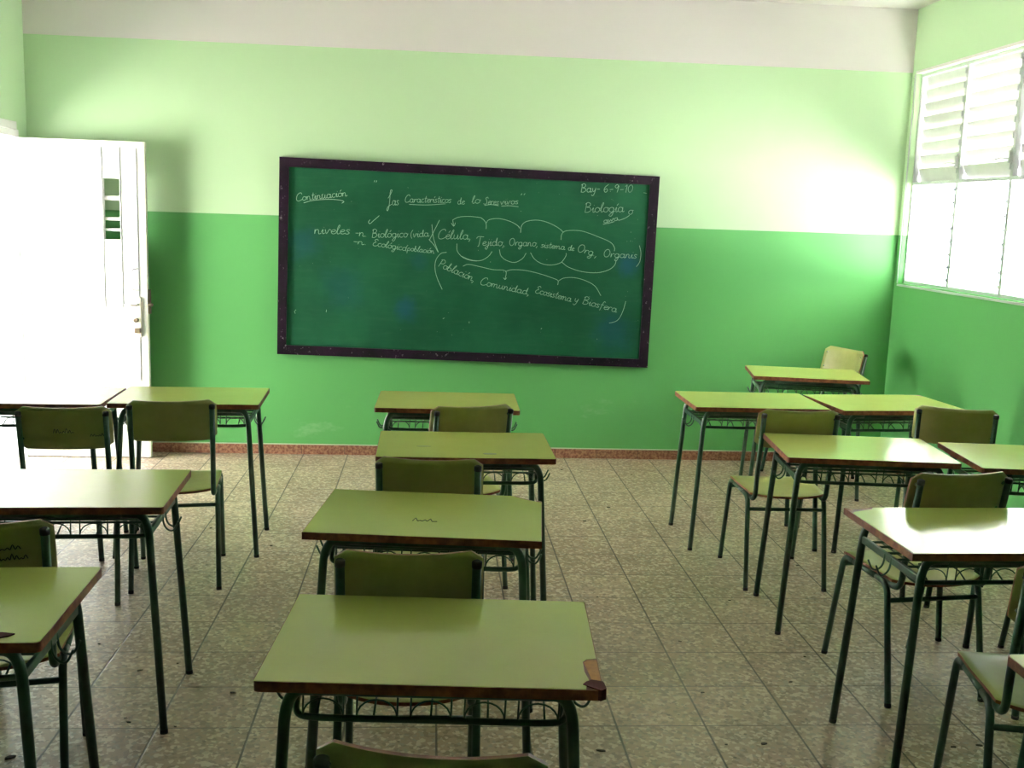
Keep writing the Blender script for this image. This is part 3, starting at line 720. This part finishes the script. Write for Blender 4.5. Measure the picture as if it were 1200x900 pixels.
def make_top(t, chip=None):
    """brown wooden slab with a thin green laminate sheet; chip = laminate outline with a broken corner"""
    b = MB(); out = rounded_rect(DW, DD, 0.012)
    if chip and 'core' in chip: out = chip['core']
    b.plate(out, DZ - DT, DZ - 0.0012, M_wood)
    tp = b.build('tabletop', t)
    lam = rounded_rect(DW - 0.004, DD - 0.004, 0.012)
    if chip and 'lam' in chip: lam = chip['lam']
    MB().plate(lam, DZ - 0.0012, DZ, M_lam).build('laminate', tp)
    if chip and 'extra' in chip: chip['extra'](tp)
    return tp
W2, D2 = DW / 2 - 0.002, DD / 2 - 0.002
def extra_c1(tp):
    MB().plate([(0.348, -0.098), (0.329, -0.100), (0.320, -0.112), (0.331, -0.205), (0.348, -0.205)], DZ - 0.0012, DZ - 0.0006, M_raw).build('bare_wood_patch', tp)
    MB().plate([(0.352, -0.207), (0.330, -0.200), (0.318, -0.209), (0.310, -0.222), (0.322, -0.232), (0.345, -0.249), (0.356, -0.240), (0.354, -0.215)], DZ - 0.022, DZ + 0.0015, M_split).build('split_corner', tp)
def extra_l1(tp):
    MB().plate([(0.19, -0.190), (0.255, -0.192), (0.284, -0.200), (0.276, -0.212), (0.25, -0.226), (0.235, -0.243), (0.19, -0.246)], DZ - 0.0012, DZ + 0.003, M_split).build('split_edge', tp)
chips = {
 'C1': dict(lam=[(-W2, -D2), (0.315, -D2), (0.318, -0.222), (0.325, -0.205), (0.318, -0.160), (0.318, -0.110), (0.327, -0.097), (0.345, -0.092), (W2, -0.092), (W2, D2), (-W2, D2)], extra=extra_c1),
 'C2': dict(lam=[(-W2, -D2), (W2, -D2), (W2, 0.175), (0.30, 0.20), (0.25, D2), (-W2, D2)],
            core=[(-.35, -.245), (.35, -.245), (.35, .19), (.338, .20), (.33, .19), (.30, .212), (.26, .245), (-.35, .245)]),
 'R2': dict(lam=[(-0.345, -D2), (W2, -D2), (W2, D2), (-0.25, D2), (-0.262, 0.222), (-0.30, 0.205), (-0.335, 0.19), (-W2, 0.175)],
            core=[(-.35, -.245), (.35, -.245), (.35, .245), (-.255, .245), (-.27, .235), (-.32, .225), (-.335, .222), (-.345, .243), (-.35, .243)]),
 'R4b': dict(lam=[(-W2, -D2), (W2, -D2), (W2, 0.17), (0.32, 0.22), (0.25, D2), (-W2, D2)]),
 'L1': dict(extra=extra_l1),
 'C3': dict(extra=lambda tp: smudges(tp, [(0.095, -0.17, 0.030, 0.014), (-0.165, -0.05, 0.030, 0.006)])),
}
chips['C2']['extra'] = lambda tp: scribbles(tp, [(-0.045, -0.09, 0.075, 0.03, 5)])
def smudges(tp, L):
    for (x, y, a, c) in L:
        MB().plate([(x + a * math.cos(t) * random.uniform(.8, 1.1), y + c * math.sin(t) * random.uniform(.7, 1.2)) for t in [2 * PI * k / 14 for k in range(14)]], DZ, DZ + 0.0004, M_smudge).build('smudge', tp)
def scribbles(tp, L):
    for (x, y, l, h, n) in L:
        pts = [(x + l * k / (2 * n), y + (h if k % 2 else 0) * (0.5 + 0.5 * math.sin(k * 1.9)), DZ + 0.0003) for k in range(2 * n + 1)]
        MB().tube(smooth_line(pts, 3), 0.0013, M_ink, 4).build('ink_scribble', tp)
def make_desk(x, y, rz, label, chip=None):
    t = thing('school_desk', label, 'desk', (x, y, 0), rz, 'green laminate school desks')
    make_top(t, chips.get(chip)); return t
frame0 = bpy.data.objects.new('frame_source', None); C.objects.link(frame0)
desk_frame(frame0)
for (key, x, y, rz, label) in DESKS:
    t = make_desk(x, y, rz, label, key)
    for ch in list(frame0.children):
        c = copy_tree(ch, t)
purge(frame0)

# ------------------------------------------------------------------ bits of dry leaf on the floor
b = MB()
def bit(x, y, s, a):
    pts = []
    for k in range(8):
        t = 2 * PI * k / 8; r = s * random.uniform(0.6, 1.1)
        u, v = r * math.cos(t), r * 0.45 * math.sin(t)
        pts.append((x + u * math.cos(a) - v * math.sin(a), y + u * math.sin(a) + v * math.cos(a)))
    b.plate(pts, 0.0005, 0.0035, M_litter)
for q in LITTER: bit(*q)
lt = b.build('floor_litter'); lt['kind'] = 'stuff'; lt['label'] = 'small dark bits of dry leaf and dirt scattered on the terrazzo floor'; lt['category'] = 'litter'

# ------------------------------------------------------------------ camera
cam = bpy.data.objects.new('camera', bpy.data.cameras.new('camera')); C.objects.link(cam)
r3 = Vector((0.9968382, -0.07262387, 0.03223942)); u3 = Vector((-0.02026465, 0.15996117, 0.98691528)); f3 = Vector((0.07683066, 0.98444817, -0.1579837))
Mx = Matrix.Identity(4)
for i in range(3): Mx[i][0], Mx[i][1], Mx[i][2] = r3[i], u3[i], -f3[i]
Mx.translation = Vector((0, 0, 1.6916))
cam.matrix_world = Mx
cam.data.sensor_width = 36.0; cam.data.lens = 36.0 * 1240.18 / 1200.0; cam.data.clip_start = 0.02
bpy.context.scene.camera = cam

# ------------------------------------------------------------------ light: hazy bright sky through doorway and louvres, sun on the yard
wd = bpy.data.worlds.new('sky'); bpy.context.scene.world = wd; wd.use_nodes = True
bg = wd.node_tree.nodes['Background']; bg.inputs[0].default_value = (*SKY_COL, 1); bg.inputs[1].default_value = SKY
sun = bpy.data.lights.new('sun', 'SUN'); sun.energy = SUN; sun.angle = math.radians(SUN_ANG); sun.color = (1.0, 0.98, 0.94)
so = bpy.data.objects.new('sun', sun); C.objects.link(so)
so.rotation_euler = Vector(SUN_DIR).to_track_quat('-Z', 'Y').to_euler()
def portal(x, y0, y1, z0, z1, direction):
    l = bpy.data.lights.new('daylight_portal', 'AREA'); l.shape = 'RECTANGLE'; l.size = y1 - y0; l.size_y = z1 - z0
    l.cycles.is_portal = True
    o = bpy.data.objects.new('daylight_portal', l); C.objects.link(o); o.location = (x, (y0 + y1) / 2, (z0 + z1) / 2)
    o.rotation_euler = Vector((direction, 0, 0)).to_track_quat('-Z', 'Z').to_euler()
    return o
portal(XL - WT - 0.02, DOOR_Y0, DOOR_Y1, 0, DOOR_H, 1)
portal(XR + WT + 0.02, WIN_Y0, WIN_Y1, WIN_Z0, WIN_Z1, -1)

vs = bpy.context.scene.view_settings
vs.view_transform = 'Standard'; vs.look = 'None'; vs.gamma = 1.0; vs.use_curve_mapping = False
vs.exposure = EXPO
